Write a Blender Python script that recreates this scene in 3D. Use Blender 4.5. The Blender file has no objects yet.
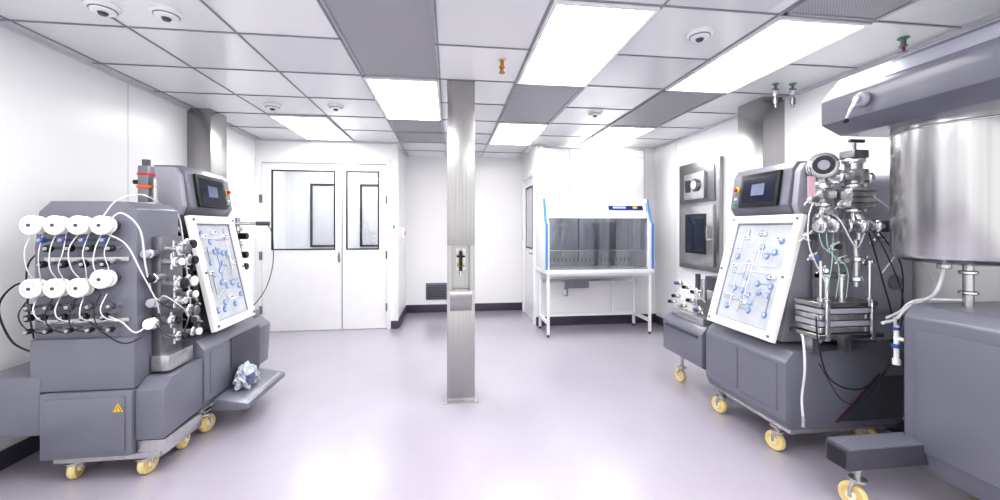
import bpy, bmesh, math, random
from mathutils import Vector, Matrix
random.seed(7)
SC=bpy.context.scene
COL=SC.collection
W={}

# ---------------------------------------------------------------- materials
def s2l(c):
    return tuple(((x/255)/12.92 if x/255<=0.04045 else (((x/255)+0.055)/1.055)**2.4) for x in c)
def mat(name,rgb,rough=0.5,metal=0.0,var=0.06,scale=6.0,stretch=(1,1,1),bump=0.0,coat=0.0,emis=None,es=0.0,spec=0.5):
    m=bpy.data.materials.new(name); m.use_nodes=True
    nt=m.node_tree; b=nt.nodes['Principled BSDF']
    c=s2l(rgb)
    tc=nt.nodes.new('ShaderNodeTexCoord'); mp=nt.nodes.new('ShaderNodeMapping')
    mp.inputs['Scale'].default_value=stretch
    nz=nt.nodes.new('ShaderNodeTexNoise'); nz.inputs['Scale'].default_value=scale; nz.inputs['Detail'].default_value=3
    nt.links.new(tc.outputs['Object'],mp.inputs['Vector']); nt.links.new(mp.outputs['Vector'],nz.inputs['Vector'])
    rp=nt.nodes.new('ShaderNodeValToRGB')
    rp.color_ramp.elements[0].position=0.3; rp.color_ramp.elements[1].position=0.7
    rp.color_ramp.elements[0].color=tuple(x*(1-var) for x in c)+(1,)
    rp.color_ramp.elements[1].color=tuple(min(1,x*(1+var)) for x in c)+(1,)
    nt.links.new(nz.outputs['Fac'],rp.inputs['Fac']); nt.links.new(rp.outputs['Color'],b.inputs['Base Color'])
    b.inputs['Roughness'].default_value=rough; b.inputs['Metallic'].default_value=metal
    b.inputs['Specular IOR Level'].default_value=spec
    if coat: b.inputs['Coat Weight'].default_value=coat; b.inputs['Coat Roughness'].default_value=0.1
    if bump:
        bp=nt.nodes.new('ShaderNodeBump'); bp.inputs['Strength'].default_value=bump; bp.inputs['Distance'].default_value=0.01
        nt.links.new(nz.outputs['Fac'],bp.inputs['Height']); nt.links.new(bp.outputs['Normal'],b.inputs['Normal'])
    if emis:
        b.inputs['Emission Color'].default_value=s2l(emis)+(1,); b.inputs['Emission Strength'].default_value=es
    return m
def glassmat(name,tint,gl=0.12):
    m=bpy.data.materials.new(name); m.use_nodes=True; nt=m.node_tree; nt.nodes.clear()
    o=nt.nodes.new('ShaderNodeOutputMaterial'); mx=nt.nodes.new('ShaderNodeMixShader'); mx.inputs[0].default_value=gl
    t=nt.nodes.new('ShaderNodeBsdfTransparent'); t.inputs[0].default_value=s2l(tint)+(1,)
    g=nt.nodes.new('ShaderNodeBsdfGlossy'); g.inputs['Roughness'].default_value=0.03
    nt.links.new(t.outputs[0],mx.inputs[1]); nt.links.new(g.outputs[0],mx.inputs[2]); nt.links.new(mx.outputs[0],o.inputs[0])
    return m
M_wall=mat('wall_paint',(240,240,241),0.28,var=0.01,scale=1.5)
M_wallpost=mat('post_paint',(218,218,222),0.3,var=0.01)
M_ceil=mat('ceiling_tile',(216,217,226),0.16,var=0.03,scale=2,spec=0.8)
nt=M_ceil.node_tree; b=nt.nodes['Principled BSDF']; tc=nt.nodes.new('ShaderNodeNewGeometry')
ad=nt.nodes.new('ShaderNodeVectorMath'); ad.operation='ADD'; ad.inputs[1].default_value=(0.08+6.1,0.41+6.1,0)
sn=nt.nodes.new('ShaderNodeVectorMath'); sn.operation='SNAP'; sn.inputs[1].default_value=(0.61,0.61,5)
wn=nt.nodes.new('ShaderNodeTexWhiteNoise'); rp=nt.nodes.new('ShaderNodeValToRGB')
rp.color_ramp.elements[0].color=s2l((218,219,221))+(1,); rp.color_ramp.elements[1].color=s2l((240,241,241))+(1,)
nt.links.new(tc.outputs['Position'],ad.inputs[0]); nt.links.new(ad.outputs[0],sn.inputs[0]); nt.links.new(sn.outputs[0],wn.inputs['Vector']); nt.links.new(wn.outputs['Value'],rp.inputs['Fac']); nt.links.new(rp.outputs['Color'],b.inputs['Base Color'])
M_trimw=mat('joint_grey',(208,208,214),0.4)
M_pane=mat('pane_grey',(204,206,211),0.3)
M_tbar=mat('ceiling_bar',(142,142,150),0.4,var=0.03)
M_seam=mat('seam_grey',(164,164,172),0.4,var=0.03)
M_grille=mat('grille',(150,150,160),0.5,metal=0.1,var=0.03)
nt=M_grille.node_tree; b=nt.nodes['Principled BSDF']
ck=nt.nodes.new('ShaderNodeTexChecker'); ck.inputs['Scale'].default_value=110
ck.inputs['Color1'].default_value=s2l((178,178,181))+(1,); ck.inputs['Color2'].default_value=s2l((150,150,155))+(1,)
tc=nt.nodes.new('ShaderNodeTexCoord'); nt.links.new(tc.outputs['Object'],ck.inputs['Vector']); nt.links.new(ck.outputs['Color'],b.inputs['Base Color'])
M_floor=mat('floor_epoxy',(168,163,175),0.24,var=0.03,scale=1.6,bump=0.008,coat=0.45,spec=0.7)
M_floor.node_tree.nodes['Principled BSDF'].inputs['Coat Roughness'].default_value=0.16
M_base=mat('baseboard_vinyl',(70,66,82),0.4)
M_light=mat('light_diffuser',(255,255,255),0.5,emis=(255,254,252),es=10.0)
M_lamp=mat('lamp_tube',(255,255,255),0.5,emis=(252,252,255),es=7)
M_white=mat('white_enamel',(238,238,240),0.33,var=0.02)
M_white2=mat('white_plastic',(236,235,233),0.42,var=0.02)
M_grey=mat('machine_grey',(110,111,123),0.34,var=0.04,scale=4,coat=0.25)
M_greyl=mat('housing_grey_lightened',(158,159,172),0.34,var=0.04,scale=4,coat=0.2)  # grey made lighter to offset the tank's shade on the housing
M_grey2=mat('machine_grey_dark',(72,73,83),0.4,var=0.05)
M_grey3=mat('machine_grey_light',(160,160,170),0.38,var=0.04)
M_steel=mat('stainless',(192,192,193),0.25,metal=0.82,var=0.10,scale=5,stretch=(14,14,0.6))
M_steelv=mat('stainless_brushed',(168,167,167),0.26,metal=1.0,var=0.06,scale=5,stretch=(26,26,0.15))
M_vessel=mat('vessel_steel_reflection_bands',(190,190,191),0.22,metal=0.96,var=0.17,scale=3,stretch=(6,6,0.04))  # broad vertical noise bands paint reflections into the steel colour
M_steeld=mat('steel_dark',(130,130,136),0.32,metal=0.8,var=0.1)
M_chrome=mat('chrome',(220,220,223),0.12,metal=0.88,var=0.05)
M_chamber=mat('chamber_steel',(172,173,177),0.25,metal=0.5,var=0.16,scale=4,stretch=(3,3,0.3))
M_black=mat('black_plastic',(18,18,22),0.4)
M_gasket=mat('window_seal',(34,34,40),0.5)
M_dark=mat('dark_rubber',(40,40,46),0.6)
M_screen=mat('screen_glass',(30,34,48),0.1,var=0.2,scale=3,emis=(60,66,92),es=0.12)
M_screenin=mat('screen_picture',(96,104,132),0.3,var=0.25,scale=20,emis=(110,118,145),es=0.15)
M_blue=mat('blue_clamp',(58,92,158),0.4)
M_bluec=mat('blue_disc',(118,144,192),0.3,var=0.2,scale=30)
M_bluep=mat('pale_blue',(164,184,214),0.4)
M_bluestrip=mat('blue_trim',(84,148,214),0.35)
M_navy=mat('navy_display',(26,46,100),0.25,emis=(40,80,170),es=0.15)
M_green=mat('green_plastic',(60,165,105),0.5)
M_orange=mat('orange_part',(215,100,50),0.5)
M_red=mat('red_part',(180,44,44),0.45)
M_yellow=mat('yellow_label',(236,196,40),0.5)
M_cream=mat('caster_cream',(226,204,142),0.5)
M_tire=mat('caster_tyre',(236,230,210),0.5)
M_brass=mat('brass',(180,142,60),0.3,metal=0.9)
M_tube=mat('silicone_tube',(208,209,213),0.2,var=0.05)
M_tubeg=mat('green_tube',(160,196,184),0.3)
M_plate=mat('flow_plate',(186,190,198),0.2,var=0.14,scale=6)
M_line=mat('flow_line',(150,154,166),0.3)
M_pink=mat('pink_label',(225,190,204),0.5)
M_maroon=mat('maroon_trim',(74,40,60),0.5)
M_glass=glassmat('window_glass',(243,244,246),0.05)
M_glass2=glassmat('sash_glass',(242,244,246),0.06)
M_bag=mat('plastic_film',(176,180,192),0.12,var=0.45,scale=22,bump=0.9)
M_bagd=mat('packet_print',(84,92,126),0.3,var=0.5,scale=40)
M_corr=mat('corridor_wall',(230,231,233),0.5,var=0.01)

# ---------------------------------------------------------------- mesh builder
def catmull(pts,n=6):
    P=[Vector(p) for p in pts]
    if len(P)<3: return P
    out=[]
    for i in range(len(P)-1):
        p0=P[i-1] if i>0 else P[i]*2-P[i+1]
        p1=P[i];p2=P[i+1]
        p3=P[i+2] if i+2<len(P) else P[i+1]*2-P[i]
        for k in range(n):
            t=k/n
            out.append(0.5*((2*p1)+(-p0+p2)*t+(2*p0-5*p1+4*p2-p3)*t*t+(-p0+3*p1-3*p2+p3)*t**3))
    out.append(P[-1]); return out
class MB:
    def __init__(s,T=None):
        s.v=[];s.f=[];s.fm=[];s.mats=[];s.T=T if T is not None else Matrix.Identity(4)
    def mi(s,m):
        if m not in s.mats: s.mats.append(m)
        return s.mats.index(m)
    def addbm(s,bm,m):
        o=len(s.v); bm.verts.index_update()
        s.v+= [v.co.copy() for v in bm.verts]; k=s.mi(m)
        for f in bm.faces:
            s.f.append([o+v.index for v in f.verts]); s.fm.append(k)
        bm.free(); return s
    def box(s,a,b,m,bev=0.0,seg=2):
        bm=bmesh.new(); bmesh.ops.create_cube(bm,size=1)
        a=Vector(a);b=Vector(b); c=(a+b)/2; d=b-a
        for v in bm.verts: v.co=Vector((c.x+v.co.x*abs(d.x),c.y+v.co.y*abs(d.y),c.z+v.co.z*abs(d.z)))
        if bev>0:
            bev=min(bev,0.45*min(abs(d.x),abs(d.y),abs(d.z)))
            bmesh.ops.bevel(bm,geom=list(bm.edges),offset=bev,segments=seg,affect='EDGES',profile=0.6)
        return s.addbm(bm,m)
    def prism(s,poly,axis,a0,a1,m,bev=0.0,seg=2):
        bm=bmesh.new()
        def mk(p,a):
            if axis==0: return (a,p[0],p[1])
            if axis==1: return (p[0],a,p[1])
            return (p[0],p[1],a)
        A=[bm.verts.new(mk(p,a0)) for p in poly]; B=[bm.verts.new(mk(p,a1)) for p in poly]
        n=len(poly)
        bm.faces.new(A); bm.faces.new(B[::-1])
        for i in range(n): bm.faces.new((A[i],B[i],B[(i+1)%n],A[(i+1)%n]))
        bmesh.ops.recalc_face_normals(bm,faces=bm.faces)
        if bev>0: bmesh.ops.bevel(bm,geom=list(bm.edges),offset=bev,segments=seg,affect='EDGES',profile=0.6)
        return s.addbm(bm,m)
    def lathe(s,p,ax,prof,m,seg=24):
        ax=Vector(ax).normalized(); p=Vector(p)
        u=ax.orthogonal().normalized(); w=ax.cross(u)
        bm=bmesh.new(); rings=[]
        for r,h in prof:
            if r<1e-6: rings.append([bm.verts.new(p+ax*h)])
            else: rings.append([bm.verts.new(p+ax*h+(u*math.cos(2*math.pi*i/seg)+w*math.sin(2*math.pi*i/seg))*r) for i in range(seg)])
        for a,b in zip(rings[:-1],rings[1:]):
            for i in range(seg):
                j=(i+1)%seg
                if len(a)==1 and len(b)==1: continue
                if len(a)==1: bm.faces.new((a[0],b[j],b[i]))
                elif len(b)==1: bm.faces.new((a[i],a[j],b[0]))
                else: bm.faces.new((a[i],a[j],b[j],b[i]))
        if len(rings[0])>1: bm.faces.new(rings[0][::-1])
        if len(rings[-1])>1: bm.faces.new(rings[-1])
        bmesh.ops.recalc_face_normals(bm,faces=bm.faces)
        return s.addbm(bm,m)
    def cyl(s,a,b,r,m,r2=None,seg=20):
        a=Vector(a);b=Vector(b)
        return s.lathe(a,b-a,[(r,0),(r if r2 is None else r2,(b-a).length)],m,seg)
    def disc(s,a,b,r,m,seg=24,e=0.15):
        a=Vector(a);b=Vector(b);L=(b-a).length; e=min(e*r,L*0.4)
        return s.lathe(a,b-a,[(0,0),(r-e,0),(r,e),(r,L-e),(r-e,L),(0,L)],m,seg)
    def sph(s,c,r,m,sc=(1,1,1),seg=16):
        bm=bmesh.new(); bmesh.ops.create_uvsphere(bm,u_segments=seg,v_segments=max(6,seg//2),radius=r)
        for v in bm.verts: v.co=Vector((c[0]+v.co.x*sc[0],c[1]+v.co.y*sc[1],c[2]+v.co.z*sc[2]))
        return s.addbm(bm,m)
    def tube(s,pts,r,m,n=6,seg=8,raw=False):
        P=[Vector(p) for p in pts] if raw else catmull(pts,n)
        bm=bmesh.new(); rings=[]; u=None
        for i,p in enumerate(P):
            t=(P[min(i+1,len(P)-1)]-P[max(i-1,0)]).normalized()
            if u is None: u=t.orthogonal().normalized()
            else:
                u=(u-t*u.dot(t)); u=u.normalized() if u.length>1e-5 else t.orthogonal().normalized()
            w=t.cross(u)
            rings.append([bm.verts.new(p+(u*math.cos(2*math.pi*k/seg)+w*math.sin(2*math.pi*k/seg))*r) for k in range(seg)])
        for a,b in zip(rings[:-1],rings[1:]):
            for i in range(seg): bm.faces.new((a[i],a[(i+1)%seg],b[(i+1)%seg],b[i]))
        bm.faces.new(rings[0][::-1]); bm.faces.new(rings[-1])
        bmesh.ops.recalc_face_normals(bm,faces=bm.faces)
        return s.addbm(bm,m)
    def torus(s,c,ax,R,r,m,seg=28):
        ax=Vector(ax).normalized();u=ax.orthogonal().normalized();w=ax.cross(u);c=Vector(c)
        bm=bmesh.new();rings=[]
        for i in range(seg):
            a=2*math.pi*i/seg;d=u*math.cos(a)+w*math.sin(a)
            rings.append([bm.verts.new(c+d*(R+r*math.cos(2*math.pi*k/8))+ax*r*math.sin(2*math.pi*k/8)) for k in range(8)])
        for i in range(seg):
            a=rings[i];b=rings[(i+1)%seg]
            for k in range(8): bm.faces.new((a[k],a[(k+1)%8],b[(k+1)%8],b[k]))
        bmesh.ops.recalc_face_normals(bm,faces=bm.faces)
        return s.addbm(bm,m)
    def done(s,name,parent=None,label=None,category=None,kind=None,group=None,smooth=True):
        V=[s.T@v for v in s.v]; F=s.f
        if s.T.to_3x3().determinant()<0: F=[f[::-1] for f in F]
        lo=Vector((min(v.x for v in V),min(v.y for v in V),min(v.z for v in V)))
        hi=Vector((max(v.x for v in V),max(v.y for v in V),max(v.z for v in V)))
        o=Vector(((lo.x+hi.x)/2,(lo.y+hi.y)/2,lo.z))
        me=bpy.data.meshes.new(name); me.from_pydata([v-o for v in V],[],F)
        for m in s.mats: me.materials.append(m)
        me.polygons.foreach_set('material_index',s.fm)
        if smooth:
            me.polygons.foreach_set('use_smooth',[True]*len(F)); me.set_sharp_from_angle(angle=math.radians(38))
        me.update()
        ob=bpy.data.objects.new(name,me); COL.objects.link(ob)
        W[ob]=o
        if parent is not None: ob.parent=parent; ob.location=o-W[parent]
        else: ob.location=o
        if label: ob['label']=label
        if category: ob['category']=category
        if kind: ob['kind']=kind
        if group: ob['group']=group
        return ob
def thing(name,loc,label,category,group=None,kind=None):
    e=bpy.data.objects.new(name,None); e.empty_display_size=0.1; COL.objects.link(e); e.location=loc; W[e]=Vector(loc)
    e['label']=label; e['category']=category
    if group: e['group']=group
    if kind: e['kind']=kind
    return e
def clone(o,d,parent=None,label=None):
    n=o.copy(); COL.objects.link(n); d=Vector(d)
    W[n]=W[o]+d
    if parent is not None: n.parent=parent; n.location=W[n]-W[parent]
    elif o.parent is None: n.location=W[n]
    else: n.location=o.location+d
    if label: n['label']=label
    for c in list(o.children):
        if c is n: continue
        clone(c,d,parent=n)
    return n

# ---------------------------------------------------------------- room
H=2.61
XL,XR=-2.60,3.05
YD,YB,YR=5.75,6.79,5.65
XA,XB=-0.725,1.23
MB().box((-2.9,-1.6,-0.08),(3.2,7.5,0),M_floor).done('floor',kind='structure',label='glossy pale lilac-grey epoxy floor')
MB().box((-2.9,-1.6,H),(3.2,7.5,H+0.08),M_ceil).done('ceiling',kind='structure',label='white metal panel cleanroom ceiling')
def wall(name,boxes,m=M_wall):
    w=MB()
    for a,b in boxes: w.box(a,b,m)
    w.done(name,kind='structure',label='smooth white cleanroom wall panel')
wall('wall_left',[((XL-0.1,-1.6,0),(XL,YD+0.1,H))])
wall('wall_right',[((XR,-1.6,0),(XR+0.1,YR+0.1,H))])
wall('wall_entry',[((XL,YD,2.36),(XA,YD+0.1,H)),((-0.83,YD,0),(XA,YD+0.1,2.36))])
wall('wall_alcove_left',[((XA-0.1,YD+0.1,0),(XA,YB,H))])
wall('wall_back',[((XA-0.1,YB,0),(XB+0.1,YB+0.1,H))])
wall('wall_alcove_right',[((XB,YR,2.28),(XB+0.1,YB,H)),((XB,YR,0),(XB+0.1,YR+0.08,2.28)),((XB,6.66,0),(XB+0.1,YB,2.28))])
wall('wall_rear_right',[((XB+0.1,YR,0),(XR,YR+0.1,H))])
wall('wall_corridor',[((-2.9,7.3,0),(XA-0.1,7.4,H)),((-2.9,YD+0.1,0),(-2.8,7.3,H)),((XA-0.1,YB+0.1,0),(XA,7.4,H))],M_corr)
def cwin(n,x0,x1):
    w=MB(); z0,z1=1.08,2.18; k=0.035
    w.box((x0,7.27,z0),(x0+k,7.3,z1),M_gasket);w.box((x1-k,7.27,z0),(x1,7.3,z1),M_gasket);w.box((x0+k,7.27,z0),(x1-k,7.3,z0+k),M_gasket);w.box((x0+k,7.27,z1-k),(x1-k,7.3,z1),M_gasket)
    w.box((x0+k,7.29,z0+k),(x1-k,7.3,z1-k),M_pane)
    w.done(n,kind='structure',label='black-framed window in the corridor wall')
cwin('window_1',-2.40,-1.97); cwin('window_2',-1.57,-1.22)
def bb(name,a,b):
    MB().box(a,b,M_base,0.004).done(name,kind='structure',label='dark grey vinyl coved baseboard')
bb('baseboard_left',(XL,-1.5,0),(XL+0.015,YD,0.11))
bb('baseboard_right',(XR-0.015,-1.5,0),(XR,YR-0.015,0.11))
bb('baseboard_alcove_left',(XA,YD,0),(XA+0.015,YB-0.015,0.13))
bb('baseboard_back',(XA,YB-0.015,0),(XB,YB,0.13))
bb('baseboard_rear_right',(XB,YR-0.015,0),(XR,YR,0.13))
bb('baseboard_entry',(-0.82,YD-0.015,0),(XA,YD,0.11))
MB().box((XA-0.05,YD-0.006,0.11),(XA+0.006,YD+0.03,H),M_white,0.002).done('trim_1',kind='structure',label='white corner guard')
t=MB()
for y in (1.2,2.4,3.6,4.8): t.box((XL,y,0.11),(XL+0.002,y+0.008,H),M_trimw)
t.done('trim_2',kind='structure',label='thin wall panel joints')
t=MB()
for y in (1.5,2.7,3.9,5.1): t.box((XR-0.002,y,0.11),(XR,y+0.008,H),M_trimw)
t.done('trim_3',kind='structure',label='thin wall panel joints')
t=MB(); t.box((XB+0.03,YR-0.004,0.13),(XB+0.035,YR,H),M_trimw)
t.done('trim_4',kind='structure',label='thin wall panel joint')
GX=[-2.52,-1.91,-1.30,-0.69,-0.08,0.53,1.14,1.83,2.44]
GY=[3.25+0.61*k for k in range(-7,6)]
t=MB()
for x in GX: t.box((x-0.006,-1.5,H-0.006),(x+0.006,YB if XA<x<XB else (YD if x<XA else YR),H),M_tbar)
for y in GY:
    x0,x1=(XL,XR) if y<YR else (XA,XB)
    t.box((x0,y-0.006,H-0.0065),(x1,y+0.006,H-0.0002),M_tbar)
t.box((XL,-1.5,H-0.025),(XL+0.025,YD,H),M_trimw); t.box((XR-0.025,-1.5,H-0.025),(XR,YR,H),M_trimw)
t.box((XL+0.025,YD-0.02,H-0.025),(XA,YD,H),M_trimw)
t.done('trim_5',kind='structure',label='grey ceiling grid bars')
def clight(x0,x1,y0,y1):
    g=0.010
    r=thing('ceiling_light',((x0+x1)/2,(y0+y1)/2,H-0.02),'bright white rectangular fluorescent ceiling panel light','ceiling light',group='ceiling panel lights')
    f=MB()
    f.box((x0+g,y0+g,H-0.02),(x0+g+0.022,y1-g,H),M_white);f.box((x1-g-0.022,y0+g,H-0.02),(x1-g,y1-g,H),M_white)
    f.box((x0+g+0.022,y0+g,H-0.02),(x1-g-0.022,y0+g+0.022,H),M_white);f.box((x0+g+0.022,y1-g-0.022,H-0.02),(x1-g-0.022,y1-g,H),M_white)
    f.done('frame',r)
    MB().box((x0+g+0.022,y0+g+0.022,H-0.014),(x1-g-0.022,y1-g-0.022,H-0.001),M_light).done('diffuser',r)
Y=lambda k:3.25+0.61*k
for (x0,x1,k0,k1) in ((-0.69,-0.08,0,2),(0.53,1.14,-2,0),(1.83,2.44,-2,0),(-1.91,-1.30,2,3.9),(0.53,1.14,2,3.9),(1.83,2.44,2,3.9),
                      (-1.91,-1.30,-4,-2),(-0.69,-0.08,-4,-2),(0.53,1.14,-6,-4),(-1.91,-1.30,-7,-5),(1.83,2.44,-6,-4)):  # this row: out-of-view panels added as fill light around the camera
    clight(x0,x1,Y(k0),Y(k1))
r=thing('ceiling_light',(-1.7,6.6,H-0.02),'white ceiling panel light added to brighten the corridor beyond the double door','ceiling light')  # unseen panel added to brighten the corridor behind the door glass
MB().box((-2.4,6.15,H-0.02),(-1.0,6.9,H),M_white).done('frame',r)
MB().box((-2.35,6.2,H-0.024),(-1.05,6.85,H-0.021),M_light).done('diffuser',r)
def vent(x0,x1,y0,y1):
    g=0.015
    v=MB(); v.box((x0+g,y0+g,H-0.008),(x1-g,y1-g,H),M_grille)
    v.box((x0+g,y0+g,H-0.014),(x0+g+0.02,y1-g,H-0.008),M_grey3);v.box((x1-g-0.02,y0+g,H-0.014),(x1-g,y1-g,H-0.008),M_grey3)
    v.box((x0+g,y0+g,H-0.014),(x1-g,y0+g+0.02,H-0.008),M_grey3);v.box((x0+g,y1-g-0.02,H-0.014),(x1-g,y1-g,H-0.008),M_grey3)
    v.done('ceiling_vent',label='grey perforated ceiling air return panel',category='ceiling vent',group='ceiling vents')
for a in ((-0.69,-0.08,-2,0),(-0.69,-0.08,2,3),(0.53,1.14,0,2),(1.83,2.44,0,2),(1.83,2.44,-4,-2),(-0.69,-0.08,3,4)):
    vent(a[0],a[1],Y(a[2]),Y(a[3]))
def detector(x,y):
    d=MB(); d.lathe((x,y,H-0.0),(0,0,-1),[(0.075,0),(0.075,0.012),(0.06,0.02),(0.052,0.035),(0,0.04)],M_white)
    d.torus((x,y,H-0.024),(0,0,1),0.058,0.004,M_tbar)
    d.lathe((x,y,H-0.038),(0,0,-1),[(0.024,0),(0.018,0.012),(0,0.014)],M_grey2)
    d.done('smoke_detector',label='round white ceiling smoke detector',category='smoke detector',group='ceiling detectors')
for p in ((-1.86,2.41),(-1.56,2.43),(-1.72,4.15),(-1.11,4.09),(1.525,2.29),(1.49,3.99)): detector(*p)
def sprinkler(x,y,m,lab,gr=False):
    d=MB(); d.disc((x,y,H),(x,y,H-0.008),0.03,M_chrome if not gr else M_green)
    d.cyl((x,y,H-0.008),(x,y,H-0.05),0.014,m); d.cyl((x,y,H-0.05),(x,y,H-0.058),0.022,m)
    d.cyl((x-0.014,y,H-0.058),(x-0.006,y,H-0.09),0.003,m);d.cyl((x+0.014,y,H-0.058),(x+0.006,y,H-0.09),0.003,m)
    d.cyl((x,y,H-0.058),(x,y,H-0.088),0.005,M_red); d.disc((x,y,H-0.088),(x,y,H-0.094),0.024,m)
    d.done('sprinkler',label=lab,category='sprinkler')
sprinkler(0.368,2.83,M_brass,'brass ceiling sprinkler head')
sprinkler(2.84,2.19,M_steeld,'grey ceiling sprinkler head with green collar',True)
def drop(x,y,m=M_chrome):
    d=MB(); d.disc((x,y,H),(x,y,H-0.006),0.028,M_green)
    d.cyl((x,y,H-0.006),(x,y,H-0.12),0.011,M_steeld); d.cyl((x,y,H-0.06),(x,y,H-0.10),0.022,m)
    d.box((x-0.03,y-0.006,H-0.05),(x+0.03,y+0.006,H-0.04),M_steeld,0.002); d.cyl((x,y,H-0.12),(x,y,H-0.17),0.019,M_steeld)
    d.cyl((x,y,H-0.17),(x,y,H-0.20),0.010,M_steeld)
    d.done('gas_drop',label='chrome utility quick-connect hanging from green ceiling ring',category='gas outlet',group='ceiling utility drops')
drop(2.69,3.02); drop(2.83,3.0)

# ---------------------------------------------------------------- double door
r=thing('door_1',(-1.68,YD+0.03,0),'white double door with glazed upper panels','door',kind='structure')
DX0,DX1,DZ=-2.60,-0.83,2.36
f=MB(); f.box((DX0,YD-0.015,0),(DX0+0.075,YD+0.09,DZ),M_white,0.004);f.box((DX1-0.05,YD-0.015,0),(DX1,YD+0.09,DZ),M_white,0.004)
f.box((DX0+0.075,YD-0.015,DZ-0.06),(DX1-0.05,YD+0.09,DZ),M_white,0.004); f.done('door_frame',r)
def leaf(x0,x1,wx0,wx1,wz0,wz1,nm):
    l=MB(); y0,y1=YD+0.01,YD+0.055
    l.box((x0,y0,0.01),(wx0,y1,DZ-0.068),M_white);l.box((wx1,y0,0.01),(x1,y1,DZ-0.068),M_white)
    l.box((wx0,y0,0.01),(wx1,y1,wz0),M_white);l.box((wx0,y0,wz1),(wx1,y1,DZ-0.068),M_white)
    L=l.done(nm,r)
    g=MB(); w=0.016
    g.box((wx0,y0-0.006,wz0),(wx0+w,y0+0.02,wz1),M_gasket);g.box((wx1-w,y0-0.006,wz0),(wx1,y0+0.02,wz1),M_gasket)
    g.box((wx0+w,y0-0.006,wz0),(wx1-w,y0+0.02,wz0+w),M_gasket);g.box((wx0+w,y0-0.006,wz1-w),(wx1-w,y0+0.02,wz1),M_gasket)
    g.done('window_gasket',L)
    MB().box((wx0+w,y0+0.012,wz0+w),(wx1-w,y0+0.018,wz1-w),M_glass).done('window_pane',L)
    return L
L1=leaf(-2.52,-1.486,-2.40,-1.572,1.11,2.2,'door_leaf')
L2=leaf(-1.474,-0.885,-1.427,-0.984,1.11,2.2,'door_leaf')
h=MB(); h.box((-1.535,YD,0.94),(-1.505,YD+0.01,1.08),M_steel,0.003); h.tube([(-1.52,YD,1.05),(-1.52,YD-0.035,1.04),(-1.52,YD-0.035,0.97),(-1.52,YD,0.96)],0.007,M_steeld); h.done('handle',L1)
for z in (0.25,0.98,1.75):
    h=MB(); h.box((-2.545,YD-0.022,z),(-2.515,YD+0.01,z+0.11),M_steeld,0.003); h.done('hinge',r)
    h=MB(); h.box((-0.89,YD-0.022,z),(-0.868,YD+0.01,z+0.11),M_steeld,0.003); h.done('hinge',r)
h=MB(); h.box((-1.485,YD+0.004,0.02),(-1.475,YD+0.02,DZ-0.07),M_tbar); h.done('door_seal',r)
# side door
r=thing('door_2',(XB+0.05,6.2,0),'white single door with narrow glazed panel','door',kind='structure')
f=MB(); f.box((XB-0.02,5.73,0),(XB+0.09,5.79,2.28),M_white,0.004);f.box((XB-0.02,6.60,0),(XB+0.09,6.66,2.28),M_white,0.004);f.box((XB-0.02,5.79,2.2),(XB+0.09,6.60,2.28),M_white,0.004);f.done('door_frame',r)
l=MB(); a,b=XB+0.01,XB+0.05
l.box((a,5.79,0.01),(b,5.95,2.2),M_white);l.box((a,6.44,0.01),(b,6.6,2.2),M_white);l.box((a,5.95,0.01),(b,6.44,1.1),M_white);l.box((a,5.95,2.05),(b,6.44,2.2),M_white)
L=l.done('door_leaf',r); MB().box((a+0.015,5.95,1.1),(a+0.02,6.44,2.05),M_trimw).done('window_pane',L)
g=MB(); 
for q in (((a-0.005,5.94,1.09),(a,5.96,2.06)),((a-0.005,6.43,1.09),(a,6.45,2.06)),((a-0.005,5.96,1.09),(a,6.43,1.11)),((a-0.005,5.96,2.04),(a,6.43,2.06))): g.box(*q,M_gasket)
g.done('window_gasket',L)
h=MB(); h.box((a-0.008,5.84,0.95),(a,5.87,1.1),M_steel);h.tube([(a,5.855,1.03),(a-0.05,5.855,1.03),(a-0.05,5.95,1.03)],0.008,M_steeld);h.done('handle',L)
v=MB(); v.box((-0.40,YB-0.02,0.21),(-0.05,YB,0.49),M_grey,0.004)
for i in range(9): v.box((-0.38,YB-0.03,0.235+i*0.026),(-0.07,YB-0.018,0.247+i*0.026),M_grey2)
v.done('wall_vent',label='dark louvred low wall air vent',category='vent')
v=MB(); v.box((-0.81,YD-0.02,1.35),(-0.745,YD,1.47),M_white,0.004); v.box((-0.79,YD-0.024,1.40),(-0.765,YD-0.02,1.45),M_green); v.done('wall_switch',label='small white door control button plate on the wall',category='switch')
v=MB(); v.box((XA-0.006,6.1,1.25),(XA+0.05,6.2,1.42),M_white,0.006); v.box((XA+0.05,6.12,1.3),(XA+0.056,6.18,1.36),M_red); v.done('alarm_box',label='small white wall box with red button',category='alarm')
v=MB(); v.box((1.62,YR-0.01,0.42),(1.70,YR,0.54),M_steel,0.003); v.box((1.645,YR-0.013,0.44),(1.675,YR-0.01,0.52),M_white); v.done('wall_outlet',label='stainless electrical outlet plate below the cabinet',category='outlet')

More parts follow.
